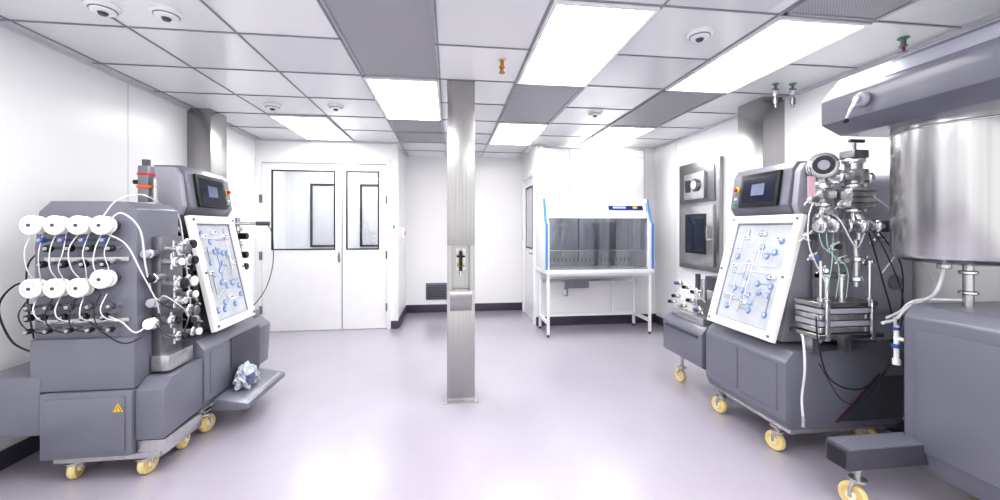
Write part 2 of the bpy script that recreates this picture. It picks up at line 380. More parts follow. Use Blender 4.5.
# ---------------------------------------------------------------- columns
r=thing('support_column',(0.088,3.36,0),'square brushed stainless steel column standing on the floor','column')
cx0,cx1,cy0,cy1=-0.024,0.2,3.25,3.475
c=MB(); c.box((cx0,cy0,0.0),(cx1,cy1,0.90),M_steelv,0.003); c.box((cx0,cy0,1.27),(cx1,cy1,H),M_steelv,0.003)
c.box((cx0,cy0,0.90),(0.015,cy1,1.27),M_steelv); c.box((0.160,cy0,0.90),(cx1,cy1,1.27),M_steelv); c.box((0.015,cy0+0.12,0.90),(0.160,cy1,1.27),M_steelv)
c.done('column_body',r)
b=MB(); b.box((cx0-0.03,cy0-0.03,0.0),(cx1+0.03,cy0-0.002,0.008),M_steel); b.done('base_collar',r)
b=MB(); b.box((0.0,cy0-0.07,0.88),(0.175,cy0+0.11,0.905),M_chrome,0.003); b.prism([(cy0-0.07,0.83),(cy0-0.001,0.74),(cy0-0.001,0.88),(cy0-0.07,0.88)],0,0.0,0.175,M_steelv); b.done('drip_tray',r)
b=MB(); b.box((0.05,cy0+0.11,1.06),(0.13,cy0+0.12,1.24),M_steel)
x=0.088
b.cyl((x,cy0+0.11,1.17),(x,cy0+0.03,1.17),0.014,M_brass); b.cyl((x,cy0+0.03,1.22),(x,cy0+0.03,1.06),0.013,M_black); b.box((x-0.035,cy0+0.02,1.17),(x+0.035,cy0+0.04,1.185),M_black,0.003); b.cyl((x-0.03,cy0+0.03,1.10),(x+0.03,cy0+0.03,1.10),0.008,M_brass); b.cyl((x,cy0+0.03,1.06),(x,cy0+0.03,1.02),0.008,M_chrome)
b.done('tap_set',r,label='small brass and black utility tap')
w=MB(); w.box((XL,4.34,0.0),(-2.38,4.63,H),M_steelv,0.003); w.done('wall_column',label='brushed stainless boxed column against the wall',category='column')
w=MB(); w.box((2.83,3.32,0.0),(XR,3.64,H),M_steelv,0.003); w.done('wall_column',label='brushed stainless boxed column against the wall',category='column')

# ---------------------------------------------------------------- pass-through unit on right wall
r=thing('pass_through_cabinet',(XR-0.03,4.55,0.93),'stainless wall-mounted pass-through cabinet with dark window','cabinet')
c=MB(); x0=XR-0.05
c.box((x0,4.15,0.90),(XR,4.94,2.22),M_steelv,0.004); c.done('panel',r)
c=MB(); c.box((x0-0.012,4.22,1.72),(x0,4.87,2.15),M_steeld,0.004); c.done('control_panel',r)
c=MB(); c.box((x0-0.05,4.36,1.76),(x0-0.012,4.76,2.08),M_steel,0.006)
c.lathe((x0-0.05,4.50,1.93),(-1,0,0),[(0.075,0),(0.08,0.02),(0.07,0.035),(0,0.035)],M_steeld)
c.cyl((x0-0.085,4.50,1.93),(x0-0.088,4.50,1.93),0.05,M_white); c.box((x0-0.092,4.498,1.93),(x0-0.088,4.505,1.965),M_black)
c.box((x0-0.056,4.62,1.85),(x0-0.05,4.72,2.0),M_screen,0.003); c.done('gauge_head',r)
c=MB(); c.box((x0-0.03,4.22,0.96),(x0,4.87,1.68),M_steel,0.008); D=c.done('cabinet_door',r)
c=MB(); c.box((x0-0.036,4.34,1.10),(x0-0.03,4.75,1.58),M_dark,0.01); c.box((x0-0.039,4.37,1.13),(x0-0.036,4.72,1.55),M_screen); c.done('door_window',D)
c=MB(); c.tube([(x0-0.03,4.27,1.28),(x0-0.07,4.27,1.28),(x0-0.07,4.27,1.42),(x0-0.03,4.27,1.42)],0.008,M_chrome); c.done('handle',D)

# ---------------------------------------------------------------- biosafety cabinet
r=thing('biosafety_cabinet',(1.95,5.3,0),'white biosafety cabinet with blue edges on an open white stand','laboratory cabinet')
X0,X1=1.22,2.68
b=MB(); b.box((X0,5.26,1.80),(X1,5.60,2.50),M_wallpost,0.004); b.box((X0+0.38,5.256,1.81),(X0+0.386,5.26,2.49),M_seam); b.box((X1-0.012,5.254,1.81),(X1-0.004,5.26,2.49),M_tbar); b.box((X0+0.01,5.254,2.485),(X1-0.012,5.26,2.495),M_tbar); b.box((X0+0.386,5.256,2.38),(X1-0.012,5.26,2.386),M_seam); b.box((X0+0.004,5.254,1.81),(X0+0.010,5.26,2.49),M_tbar); b.done('exhaust_housing',r)
side=[(5.60,0.86),(5.60,1.80),(5.16,1.80),(5.08,1.52),(5.02,1.46),(5.02,0.86)]
b=MB(); b.prism(side,0,X0,X0+0.05,M_white,0.003); b.prism(side,0,X1-0.05,X1,M_white,0.003)
b.box((X0+0.05,5.55,0.86),(X1-0.05,5.60,1.80),M_white); b.box((X0+0.05,5.2,1.76),(X1-0.05,5.55,1.80),M_white)
b.box((X0,5.0,0.815),(X1,5.60,0.86),M_white,0.006); b.done('cabinet_shell',r)
b=MB(); b.prism([(5.16,1.80),(5.08,1.54),(5.13,1.54),(5.20,1.78)],0,X0+0.05,X1-0.05,M_white); b.done('control_header',r)
b=MB(); b.box((X0+0.12,5.18,1.715),(X1-0.12,5.25,1.758),M_lamp,0.006); b.done('cabinet_lamp',r,label='white fluorescent work lamp added to brighten the chamber')  # emissive strip added under the top to brighten the chamber
def hy(z): return 5.08+(z-1.54)/0.26*0.08
b=MB(); b.prism([(hy(1.71)-0.006,1.71),(hy(1.65)-0.006,1.65),(hy(1.65),1.65),(hy(1.71),1.71)],0,2.1,2.58,M_navy)
b.prism([(hy(1.70)-0.009,1.70),(hy(1.67)-0.009,1.67),(hy(1.67)-0.006,1.67),(hy(1.70)-0.006,1.70)],0,2.16,2.34,M_bluep)
b.prism([(hy(1.70)-0.009,1.70),(hy(1.67)-0.009,1.67),(hy(1.67)-0.006,1.67),(hy(1.70)-0.006,1.70)],0,2.44,2.50,M_yellow); b.done('display_strip',r)
for xx in (X0-0.003,X1-0.026):
    b=MB(); b.prism([(5.155,1.80),(5.07,1.52),(5.01,1.46),(5.01,0.87),(5.035,0.87),(5.035,1.45),(5.095,1.51),(5.18,1.80)],0,xx,xx+0.029,M_bluestrip); b.done('edge_trim',r,label='blue edge trim')
b=MB(); b.box((X0+0.05,5.52,0.88),(X1-0.05,5.549,1.75),M_chamber)
for i in range(22): b.box((X0+0.12+i*0.058,5.516,0.93),(X0+0.132+i*0.058,5.52,0.99),M_grey2)
for i in range(1,5): b.box((X0+0.05+i*0.272,5.515,1.0),(X0+0.06+i*0.272,5.52,1.75),M_grey2)
b.box((X0+0.05,5.06,0.862),(X1-0.05,5.52,0.88),M_chamber); b.box((X0+0.051,5.10,0.88),(X0+0.056,5.52,1.75),M_chamber); b.box((X1-0.056,5.10,0.88),(X1-0.051,5.52,1.75),M_chamber)
b.done('work_chamber',r)
for x in (2.04,2.28):
    b=MB(); b.box((x,5.49,0.881),(x+0.07,5.515,1.50),M_steeld,0.004); b.done('chamber_duct',r)
b=MB(); b.box((X0+0.05,5.085,1.12),(X1-0.05,5.091,1.54),M_glass2); b.box((X0+0.05,5.08,1.11),(X1-0.05,5.096,1.12),M_steel); b.done('sash',r)
b=MB(); lw=0.034
for x in (X0+0.02,X1-0.02-lw):
    for y in (5.03,5.5): b.box((x,y,0.03),(x+lw,y+lw,0.815),M_white,0.003); b.cyl((x+lw/2,y+lw/2,0),(x+lw/2,y+lw/2,0.03),0.018,M_grey2)
    b.box((x,5.03+lw,0.16),(x+lw,5.5,0.20),M_white)
b.box((X0+0.054,5.505,0.16),(X1-0.054,5.53,0.20),M_white); b.box((X0+0.054,5.035,0.785),(X1-0.054,5.055,0.815),M_white)
b.done('stand',r)
b=MB(); b.box((X0+0.07,5.44,0.66),(X1-0.07,5.5,0.69),M_steel); b.box((1.60,5.46,0.56),(1.95,5.5,0.66),M_steel); b.box((2.3,5.46,0.20),(2.33,5.5,0.66),M_white); b.done('under_frame',r)

# ---------------------------------------------------------------- caster
def caster(parent,x,y,top,r=0.052,ang=0.3):
    a=Vector((math.cos(ang),math.sin(ang),0)); t=Vector((-a.y,a.x,0)); c=Vector((x,y,r))+t*0.02
    f=MB(); f.box((x-0.035,y-0.035,top-0.008),(x+0.035,y+0.035,top),M_steel); f.cyl((x,y,top-0.03),(x,y,top-0.008),0.022,M_steel)
    zt=min(top-0.03,2*r+0.03)
    if zt<top-0.03: f.cyl((x,y,zt),(x,y,top-0.03),0.014,M_steel)
    for s_ in (-1,1):
        q=c+a*(0.026*s_)
        f.tube([Vector((x,y,zt))+a*(0.026*s_),q+Vector((0,0,r*0.6)),q],0.009,M_steel,raw=True)
    f.cyl(Vector((x,y,zt-0.008)),Vector((x,y,zt+0.004)),0.038,M_steel)
    F=f.done('caster',parent)
    w=MB(); w.lathe(c-a*0.018,a,[(0,0.004),(r*0.28,0.0),(r*0.32,0.005),(r*0.62,0.006),(r*0.70,0.0),(r*0.9,0.0),(r,0.010),(r,0.026),(r*0.9,0.036),(r*0.70,0.036),(r*0.62,0.030),(r*0.32,0.031),(r*0.28,0.036),(0,0.032)],M_cream,28)
    w.torus(c,a,r*0.93,r*0.07+0.0005,M_tire); w.disc(c-a*0.026,c+a*0.026,r*0.34,M_tire); w.done('wheel',F)

# ---------------------------------------------------------------- process skid (two of them, mirrored)
def skid(side,x0,y0,label,seed,A=0.64,tilt=0.22):
    rnd=random.Random(seed)
    T=Matrix.Translation((side*x0,y0,0))@Matrix.Diagonal((side,1,1,1))
    def P(u,v,z): return T@Vector((u,v,z))
    root=thing('process_skid',P(0.4,0.37,0),label,'processing machine')
    b=MB(T); b.prism([(0.03,0.20),(0.0,0.26),(0.0,0.60),(0.05,0.67),(0.80,0.67),(0.86,0.58),(0.86,0.28),(0.78,0.20)],1,0,0.75,M_grey,0.012); b.done('lower_body',root)
    b=MB(T); b.box((-0.006,0.06,0.30),(0.002,0.36,0.58),M_grey,0.004); b.box((-0.006,0.40,0.30),(0.002,0.70,0.58),M_grey,0.004); b.done('access_panel',root)
    b=MB(T); b.prism([(0.34,0.24),(0.80,0.24),(0.80,0.50),(0.64,0.50)],1,-0.006,0.001,M_grey2); b.prism([(0.33,0.235),(0.345,0.235),(0.64,0.51),(0.63,0.515)],1,-0.008,0.0,M_maroon); b.done('side_skirt',root)
    b=MB(T); b.box((0.06,0.03,0.16),(0.80,0.72,0.20),M_steel,0.004); b.done('chassis',root)
    tu=tilt-0.04
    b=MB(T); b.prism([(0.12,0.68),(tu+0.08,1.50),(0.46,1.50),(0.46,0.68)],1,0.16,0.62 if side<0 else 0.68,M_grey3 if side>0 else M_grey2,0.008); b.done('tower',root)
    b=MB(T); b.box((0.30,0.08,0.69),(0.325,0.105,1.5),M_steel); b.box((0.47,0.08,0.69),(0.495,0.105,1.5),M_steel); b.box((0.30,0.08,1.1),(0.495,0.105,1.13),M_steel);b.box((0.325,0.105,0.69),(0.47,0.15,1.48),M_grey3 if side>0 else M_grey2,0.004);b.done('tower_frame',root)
    d=Vector((tilt,0,0.79)); L=d.length; d.normalize(); n=Vector((-d.z,0,d.x))
    Mp=Matrix(((0,d.x,n.x,0.0),(1,0,0,0.07),(0,d.z,n.z,0.70),(0,0,0,1)))
    TP=T@Mp; ka=A/0.64
    f=MB(TP); w=0.056; hh=0.036
    f.box((0,0,0),(w,L,hh),M_white2,0.006);f.box((A-w,0,0),(A,L,hh),M_white2,0.006);f.box((w,0,0),(A-w,w,hh),M_white2,0.006);f.box((w,L-w,0),(A-w,L,hh),M_white2,0.006)
    FP=f.done('flow_panel',root,label='white-framed tilted tubing flow panel')
    f=MB(TP); f.box((w,w,0.0),(A-w,L-w,0.008),M_plate); f.done('back_plate',FP)
    f=MB(TP); e=0.006
    f.box((w,w,0.008),(w+e,L-w,0.016),M_tbar);f.box((A-w-e,w,0.008),(A-w,L-w,0.016),M_tbar);f.box((w+e,w,0.008),(A-w-e,w+e,0.016),M_tbar);f.box((w+e,L-w-e,0.008),(A-w-e,L-w,0.016),M_tbar); f.done('panel_gasket',FP)
    g=MB(TP)
    for i in range(24):
        a0=rnd.uniform(.10,.5); b0=rnd.uniform(.12,.66); mm=rnd.choice([M_line,M_white2,M_line])
        if i%2: g.tube([(a0*ka,b0,0.011),(min(.54,a0+rnd.uniform(.1,.3))*ka,b0,0.011)],0.0028,mm,raw=True)
        else: g.tube([(a0*ka,b0,0.013),(a0*ka,min(.72,b0+rnd.uniform(.1,.3)),0.013)],0.0028,mm,raw=True)
    for i in range(4):
        a0=rnd.uniform(.12,.4)*ka; b0=rnd.uniform(.2,.5)
        g.tube([(a0,b0,0.014),(a0+.05,b0+.05,0.02),(a0+.10,b0+.04,0.02),(a0+.12,b0-.04,0.014)],0.0025,M_tube)
    g.done('tubing',FP,label='clear flow channels')
    base=None; used=[]
    while len(used)<20:
        a=rnd.uniform(.12,.53)*ka; bb_=rnd.uniform(.12,.55) if rnd.random()<.8 else rnd.uniform(.5,.7)
        if all((a-p)**2+(bb_-q)**2>0.046**2 for p,q in used): used.append((a,bb_))
    for (a,bb_) in used:
        if base is None:
            q=MB(TP); q.disc((a,bb_,0.008),(a,bb_,0.014),0.023,M_bluec); q.disc((a,bb_,0.014),(a,bb_,0.017),0.013,M_bluep); base=q.done('clamp',FP,label='round muted blue clamp disc'); a_,b_=a,bb_
        else:
            clone(base,TP.to_3x3()@Vector((a-a_,bb_-b_,0)),parent=FP)
    for (a,bb_) in ((.15,.66),(.30,.69),(.45,.66),(.50,.45),(.13,.40),(.33,.20)):
        a*=ka; q=MB(TP); q.box((a-.02,bb_-.012,0.008),(a+.02,bb_+.012,0.03),M_white2,0.003); q.cyl((a,bb_,0.03),(a,bb_,0.036),0.006,M_grey2); q.done('sensor_block',FP,label='small white sensor block')
    k=MB(TP)
    for (a,bb_) in ((.03,.03),(A-.03,.03),(.03,L-.03),(A-.03,L-.03),(.03,L/2),(A-.03,L/2)): k.disc((a,bb_,hh),(a,bb_,hh+.010),0.009,M_steeld)
    k.done('fastener',FP)
    h=MB(T); h.prism([(0.235,1.50),(0.20,1.56),(0.235,1.80),(0.27,1.85),(0.44,1.85),(0.47,1.80),(0.47,1.50)],1,0.20,0.74,M_grey,0.012); h.done('control_head',root)
    h=MB(T); h.prism([(0.245,1.50),(0.22,1.56),(0.245,1.78),(0.28,1.83),(0.42,1.83),(0.44,1.78),(0.44,1.50)],1,0.15,0.195,M_grey3,0.006); h.done('head_side',root)
    ds=Vector((0.035,0,0.24)); Ls=ds.length; ds.normalize(); ns=Vector((-ds.z,0,ds.x))
    TS=T@Matrix(((0,ds.x,ns.x,0.20),(1,0,0,0.27),(0,ds.z,ns.z,1.56),(0,0,0,1)))
    s=MB(TS); s.box((0,0.0,0.0),(0.36,Ls,0.022),M_black,0.006); SCN=s.done('touchscreen',root)
    s=MB(TS); s.box((0.03,0.03,0.022),(0.33,Ls-0.03,0.024),M_screen); s.done('screen_glass',SCN)
    s=MB(TS); s.box((0.12,0.08,0.0242),(0.24,Ls-0.08,0.0252),M_screenin); s.done('screen_picture',SCN)
    s=MB(TS); s.disc((0.41,0.14,0.0),(0.41,0.14,0.012),0.022,M_yellow); s.disc((0.41,0.14,0.012),(0.41,0.14,0.030),0.015,M_red); s.done('stop_button',root)
    for i,mm in enumerate((M_green,M_white2)):
        s=MB(TS); s.disc((0.41,0.03+i*0.04,0.0),(0.41,0.03+i*0.04,0.014),0.010,mm); s.done('push_button',root)
    for (u,v) in ((0.08,0.14),(0.07,0.66),(0.74,0.14),(0.74,0.66)):
        p=P(u,v,0); caster(root,p.x,p.y,0.16,0.060,0.25*side+0.2*u)
    def valve(u,v,z,nv,knob=M_black,s=1.0,body=M_white2):
        nv=Vector(nv).normalized(); o=Vector((u,v,z))
        q=MB(T); q.cyl(o,o+nv*0.03*s,0.020*s,M_steel); q.disc(o+nv*0.03*s,o+nv*0.045*s,0.030*s,M_chrome); q.cyl(o+nv*0.045*s,o+nv*0.075*s,0.022*s,body); q.disc(o+nv*0.075*s,o+nv*0.10*s,0.020*s,knob)
        side_=nv.orthogonal().normalized(); q.cyl(o+nv*0.015*s-side_*0.05*s,o+nv*0.015*s+side_*0.05*s,0.009*s,M_steel)
        return q.done('valve',root)
    return root,T,P,valve

# right skid
R,T,P,valve=skid(1,1.98,2.15,'grey bioprocessing skid with stainless piping and tilted white flow panel',11,A=0.62)
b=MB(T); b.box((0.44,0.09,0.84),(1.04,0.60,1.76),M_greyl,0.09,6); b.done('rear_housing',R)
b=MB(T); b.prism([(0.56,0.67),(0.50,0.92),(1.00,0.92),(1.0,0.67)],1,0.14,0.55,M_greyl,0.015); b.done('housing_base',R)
b=MB(T); b.disc((0.86,0.092,1.06),(0.86,0.078,1.06),0.05,M_grey); b.done('housing_cover',R)
b=MB(T); b.prism([(0.0,0.30),(0.0,0.56),(0.05,0.62),(0.70,0.62),(0.70,0.28),(0.03,0.28)],1,0.80,1.38,M_grey,0.012); b.box((-0.01,0.85,0.52),(0.0,1.33,0.54),M_grey2); b.done('rear_cabinet',R)
b=MB(T); b.box((0.04,0.84,0.62),(0.5,1.3,0.68),M_steel,0.006); b.box((0.12,0.86,0.68),(0.34,1.05,0.80),M_steeld,0.01); b.box((0.10,1.08,0.68),(0.30,1.28,0.86),M_white2,0.012); b.cyl((0.12,0.95,0.80),(0.12,0.95,0.98),0.025,M_steel); b.cyl((0.22,1.18,0.86),(0.22,1.18,1.00),0.022,M_grey2); b.box((0.3,0.9,0.68),(0.45,1.2,0.98),M_grey2,0.01)
b.tube([(0.1,0.9,0.8),(0.0,0.92,0.9),(0.02,1.1,0.95),(0.1,1.2,0.88)],0.006,M_tube);b.tube([(0.1,1.0,0.75),(-0.02,1.02,0.8),(0.0,1.2,0.78),(0.1,1.28,0.72)],0.006,M_tube)
b.done('pump_block',R)
for (u,v) in ((0.13,1.28),(0.6,1.28)):
    p=P(u,v,0); caster(R,p.x,p.y,0.28,0.056,0.3)
for (u,v,z) in ((0.06,0.88,0.74),(0.06,0.98,0.80),(0.06,1.10,0.73),(0.06,1.20,0.80),(0.06,0.92,0.88),(0.06,1.04,0.90),(0.06,1.16,0.92),(0.06,1.26,0.74)): valve(u,v,z,(-1,0,0.1),s=0.75,knob=random.choice([M_black,M_black,M_blue,M_grey3]),body=M_steel)
ax=Vector((0.62,0.78,0)).normalized(); o=Vector((0.255,0.0,1.79))
b=MB(T); b.lathe(o,ax,[(0,0),(0.060,0.0),(0.078,0.008),(0.080,0.045),(0.064,0.052),(0.064,0.085),(0.078,0.09),(0.078,0.125),(0.06,0.135),(0,0.135)],M_steel)
b.cyl(o-ax*0.002,o+ax*0.002,0.056,M_screen); b.cyl(o-ax*0.004,o-ax*0.002,0.03,M_grey3)
b.cyl((0.32,0.07,1.73),(0.32,0.07,1.60),0.028,M_steel); b.disc((0.32,0.07,1.68),(0.32,0.07,1.65),0.052,M_chrome); b.disc((0.32,0.07,1.57),(0.32,0.07,1.54),0.046,M_chrome); b.cyl((0.32,0.07,1.60),(0.32,0.07,1.42),0.022,M_steel); b.box((0.27,0.02,1.59),(0.37,0.10,1.64),M_steel,0.006); b.done('transmitter',R,label='round-faced stainless pressure transmitter')
b=MB(T); x,y=0.46,0.0
b.cyl((x,y,1.44),(x,y,1.50),0.030,M_chrome); b.disc((x,y,1.50),(x,y,1.53),0.06,M_chrome); b.box((x-0.08,y-0.065,1.53),(x+0.08,y+0.055,1.65),M_steel,0.012); b.disc((x,y,1.65),(x,y,1.68),0.06,M_chrome)
b.cyl((x,y,1.68),(x,y,1.80),0.045,M_steel); b.disc((x,y,1.80),(x,y,1.83),0.06,M_chrome); b.box((x-0.05,y-0.05,1.83),(x+0.05,y+0.05,1.88),M_steeld,0.008); b.cyl((x,y,1.88),(x,y,1.93),0.014,M_steel); b.box((x-0.03,y-0.01,1.93),(x+0.07,y+0.01,1.95),M_grey2,0.003)
b.cyl((x-0.15,y,1.72),(x+0.12,y,1.72),0.024,M_steel); b.disc((x-0.13,y,1.72),(x-0.10,y,1.72),0.046,M_chrome); b.disc((x+0.07,y,1.72),(x+0.10,y,1.72),0.042,M_chrome)
b.box((x-0.06,y-0.055,1.695),(x+0.05,y+0.05,1.765),M_steel,0.01)
for zz in (1.555,1.59,1.625): b.box((x-0.083,y-0.069,zz),(x+0.083,y-0.063,zz+0.008),M_steeld)
b.done('valve_stack',R,label='stack of stainless valves and clamps')
b=MB(T); b.cyl((0.14,-0.06,1.42),(0.62,-0.06,1.42),0.026,M_steel)
for xx in (0.16,0.24,0.33,0.42,0.52): b.disc((xx,-0.06,1.42),(xx+0.022,-0.06,1.42),0.042,M_chrome)
b.sph((0.47,-0.06,1.42),0.042,M_steel); b.box((0.58,-0.09,1.385),(0.78,-0.02,1.455),M_grey2,0.01); b.cyl((0.46,-0.05,1.43),(0.46,0.0,1.54),0.022,M_steel); b.cyl((0.30,-0.05,1.42),(0.32,0.06,1.50),0.02,M_steel)
b.cyl((0.44,-0.05,1.42),(0.44,-0.05,1.34),0.02,M_steel); b.box((0.27,-0.10,1.385),(0.32,-0.02,1.46),M_steel,0.008)
b.done('pipe_arm',R,label='horizontal stainless pipe with sanitary clamps')
b=MB(T); b.cyl((0.44,-0.03,1.34),(0.44,-0.03,1.06),0.018,M_steel); b.disc((0.44,-0.03,1.24),(0.44,-0.03,1.21),0.036,M_chrome); b.disc((0.44,-0.03,1.12),(0.44,-0.03,1.09),0.036,M_chrome); b.done('drop_pipe',R)
b=MB(T)
for i in range(4): b.box((0.11,-0.12,0.81+i*0.036),(0.46,0.05,0.840+i*0.036),M_steel if i%2==0 else M_grey3,0.002,1)
b.box((0.08,-0.14,0.78),(0.50,0.06,0.806),M_steelv,0.002,1); b.box((0.10,-0.13,0.958),(0.47,0.055,0.985),M_steelv,0.002,1)
for xx in (0.14,0.43): b.box((xx-0.012,-0.142,0.77),(xx+0.012,-0.13,1.0),M_chrome,0.002,1)
for xx in (0.13,0.45):
    b.cyl((xx,-0.10,0.985),(xx,-0.10,1.22),0.007,M_chrome); b.disc((xx,-0.10,0.985),(xx,-0.10,1.01),0.017,M_steel)
for xx in (0.23,0.33): b.cyl((xx,-0.04,0.985),(xx,-0.04,1.12),0.014,M_chrome); b.disc((xx,-0.04,1.12),(xx,-0.04,1.14),0.028,M_steel)
b.box((0.16,-0.02,0.66),(0.20,0.03,0.78),M_steel); b.box((0.38,-0.02,0.66),(0.42,0.03,0.78),M_steel)
b.done('filter_holder',R,label='clamped stack of stainless filter plates')
for (u,v,z,k,s_) in ((0.15,0.02,1.36,M_black,.9),(0.22,-0.02,1.50,M_steeld,.9),(0.36,0.0,1.55,M_chrome,.9),(0.20,0.04,1.58,M_grey2,.9),(0.29,-0.02,1.30,M_black,.8),(0.17,0.0,1.24,M_blue,.7),(0.24,0.04,1.66,M_chrome,.9),(0.36,0.0,1.22,M_steeld,.8),(0.23,0.0,1.16,M_chrome,.7)): valve(u,v,z,(-0.4,-1,0),k,s_,M_steel)
for (u,v,z) in ((0.58,0.06,1.20),(0.66,0.06,1.34)): valve(u,v,z,(-0.1,-1,0),M_chrome,.9,M_steel)
b=MB(T); b.box((0.15,0.0,1.60),(0.20,0.004,1.72),M_pink); b.tube([(0.175,0.002,1.72),(0.19,0.03,1.78),(0.24,0.08,1.74)],0.002,M_dark); b.done('tag',R,label='pink paper tag')
b=MB(T); b.tube([(0.50,-0.05,1.40),(0.50,-0.12,1.15),(0.56,-0.14,0.85),(0.50,-0.16,0.62),(0.32,-0.16,0.50),(0.14,-0.15,0.56),(0.08,-0.14,0.74),(0.10,-0.10,0.9)],0.004,M_black,8)
b.done('cable',R,label='black looping cable')
b=MB(T); b.tube([(0.46,-0.06,1.45),(0.48,-0.15,1.30),(0.60,-0.16,1.0),(0.56,-0.15,0.75),(0.42,-0.15,0.46),(0.25,-0.13,0.42),(0.16,-0.06,0.62)],0.003,M_dark,8); b.done('cable',R)
b=MB(T); b.tube([(0.60,-0.02,1.40),(0.66,-0.10,1.2),(0.64,-0.12,0.95),(0.60,-0.10,0.72),(0.72,-0.08,0.62),(0.85,-0.06,0.72),(0.92,0.0,0.90)],0.004,M_black,8); b.done('cable',R)
b=MB(T); b.tube([(0.10,0.0,0.78),(0.04,-0.08,0.76),(0.03,-0.10,0.60),(0.05,-0.06,0.42),(0.05,-0.07,0.30)],0.007,M_tube,8); b.cyl((0.05,-0.07,0.32),(0.05,-0.07,0.26),0.011,M_steel); b.done('hose',R,label='white drain hose')
b=MB(T)
for i in range(3): b.tube([(0.28-i*0.05,-0.04,1.40),(0.22-i*0.03,-0.09,1.30),(0.20+i*0.05,-0.10,1.18),(0.18+i*0.07,-0.08,1.0)],0.0025,M_tubeg,8)
b.done('hose',R,label='thin pale green translucent hoses')
b=MB(T); b.tube([(0.25,0.02,1.62),(0.12,-0.04,1.5),(0.10,-0.06,1.3),(0.18,-0.08,1.1)],0.004,M_tube,8); b.tube([(0.5,-0.08,1.6),(0.6,-0.1,1.5),(0.62,-0.12,1.3),(0.5,-0.13,1.15)],0.004,M_tube,8); b.tube([(0.9,0.05,1.3),(0.98,-0.03,1.1),(0.9,-0.06,0.9),(0.86,-0.03,0.66)],0.004,M_white2,8);b.tube([(0.30,0.0,1.5),(0.26,-0.1,1.45),(0.34,-0.12,1.3),(0.42,-0.1,1.38)],0.004,M_tube,8);b.done('hose',R,label='white silicone hoses')

# left skid
Lr,T,P,valve=skid(-1,1.60,2.85,'grey bioprocessing skid with tilted white flow panel and foot platform',23,A=0.55,tilt=0.17)
b=MB(T); b.prism([(-0.22,0.16),(-0.22,0.20),(-0.02,0.24),(0.0,0.24),(0.0,0.16)],1,0.10,0.72,M_grey,0.006); b.box((-0.20,0.14,0.195),(-0.02,0.68,0.208),M_grey3,0.003); b.done('foot_platform',Lr)
b=MB(T); b.box((-0.016,0.30,0.245),(-0.002,0.73,0.60),M_grey2,0.004); b.done('recess_panel',Lr)
for (u,v,z) in ((0.12,0.12,0.80),(0.13,0.12,0.92),(0.16,0.12,1.04),(0.20,0.12,1.16),(0.22,0.12,1.28),(0.24,0.12,1.40),(0.24,0.12,0.82),(0.27,0.12,0.94),(0.31,0.12,1.06),(0.34,0.12,1.18),(0.38,0.12,1.30),(0.38,0.12,0.88),(0.42,0.12,1.02),(0.40,0.12,1.42)): valve(u,v,z,(-0.4,-1,0),random.choice([M_black,M_grey2,M_steeld,M_chrome]),0.95,random.choice([M_white2,M_steel,M_steel]))
b=MB(T); b.box((0.10,0.10,0.68),(0.13,0.13,1.3),M_steel); b.box((0.10,0.10,1.10),(0.50,0.13,1.12),M_steel); b.box((0.10,0.10,0.86),(0.50,0.13,0.88),M_steel); b.done('manifold_frame',Lr)
b=MB(T); b.cyl((0.30,0.78,1.60),(0.30,0.78,1.30),0.035,M_steel); b.cyl((0.22,0.86,1.50),(0.22,0.86,1.20),0.02,M_steel); b.cyl((0.28,0.80,1.45),(0.10,0.92,1.45),0.014,M_steel); b.cyl((0.10,0.92,1.45),(0.0,0.96,1.45),0.018,M_grey2); b.box((0.2,0.76,1.15),(0.32,0.9,1.3),M_steel,0.01); b.cyl((0.26,0.82,0.66),(0.26,0.82,1.15),0.02,M_steel); b.disc((0.22,0.86,1.42),(0.22,0.86,1.38),0.04,M_chrome); b.disc((0.22,0.86,1.28),(0.22,0.86,1.25),0.04,M_chrome); b.box((0.18,0.78,0.9),(0.30,0.88,1.02),M_steeld,0.01); b.box((0.1,0.76,0.62),(0.5,1.0,0.68),M_grey,0.01)
for zz in (0.75,0.85,1.08,1.18,1.34): b.disc((0.20,0.84,zz),(0.13,0.84,zz),0.028,M_black if zz>1 else M_steel)
b.done('valve_stack',Lr)
b=MB(T); b.prism([(0.04,0.22),(0.02,0.55),(0.1,0.62),(0.6,0.62),(0.6,0.22)],1,0.752,1.02,M_grey,0.01); b.done('rear_cabinet',Lr)
b=MB(T); b.tube([(0.02,0.95,1.45),(-0.02,0.96,1.35),(-0.03,0.95,1.1),(0.0,0.9,0.9),(0.05,0.84,0.78),(0.12,0.80,0.7)],0.004,M_dark,8); b.done('cable',Lr)
b=MB(T); b.tube([(0.34,0.12,1.54),(0.18,0.03,1.50),(0.13,0.02,1.2),(0.10,0.02,0.9),(0.16,0.06,0.72)],0.005,M_tube,8); b.tube([(0.44,0.12,1.6),(0.38,0.04,1.50),(0.36,0.01,1.3),(0.40,0.02,1.0)],0.004,M_tube,8); b.done('hose',Lr,label='white silicone hoses')
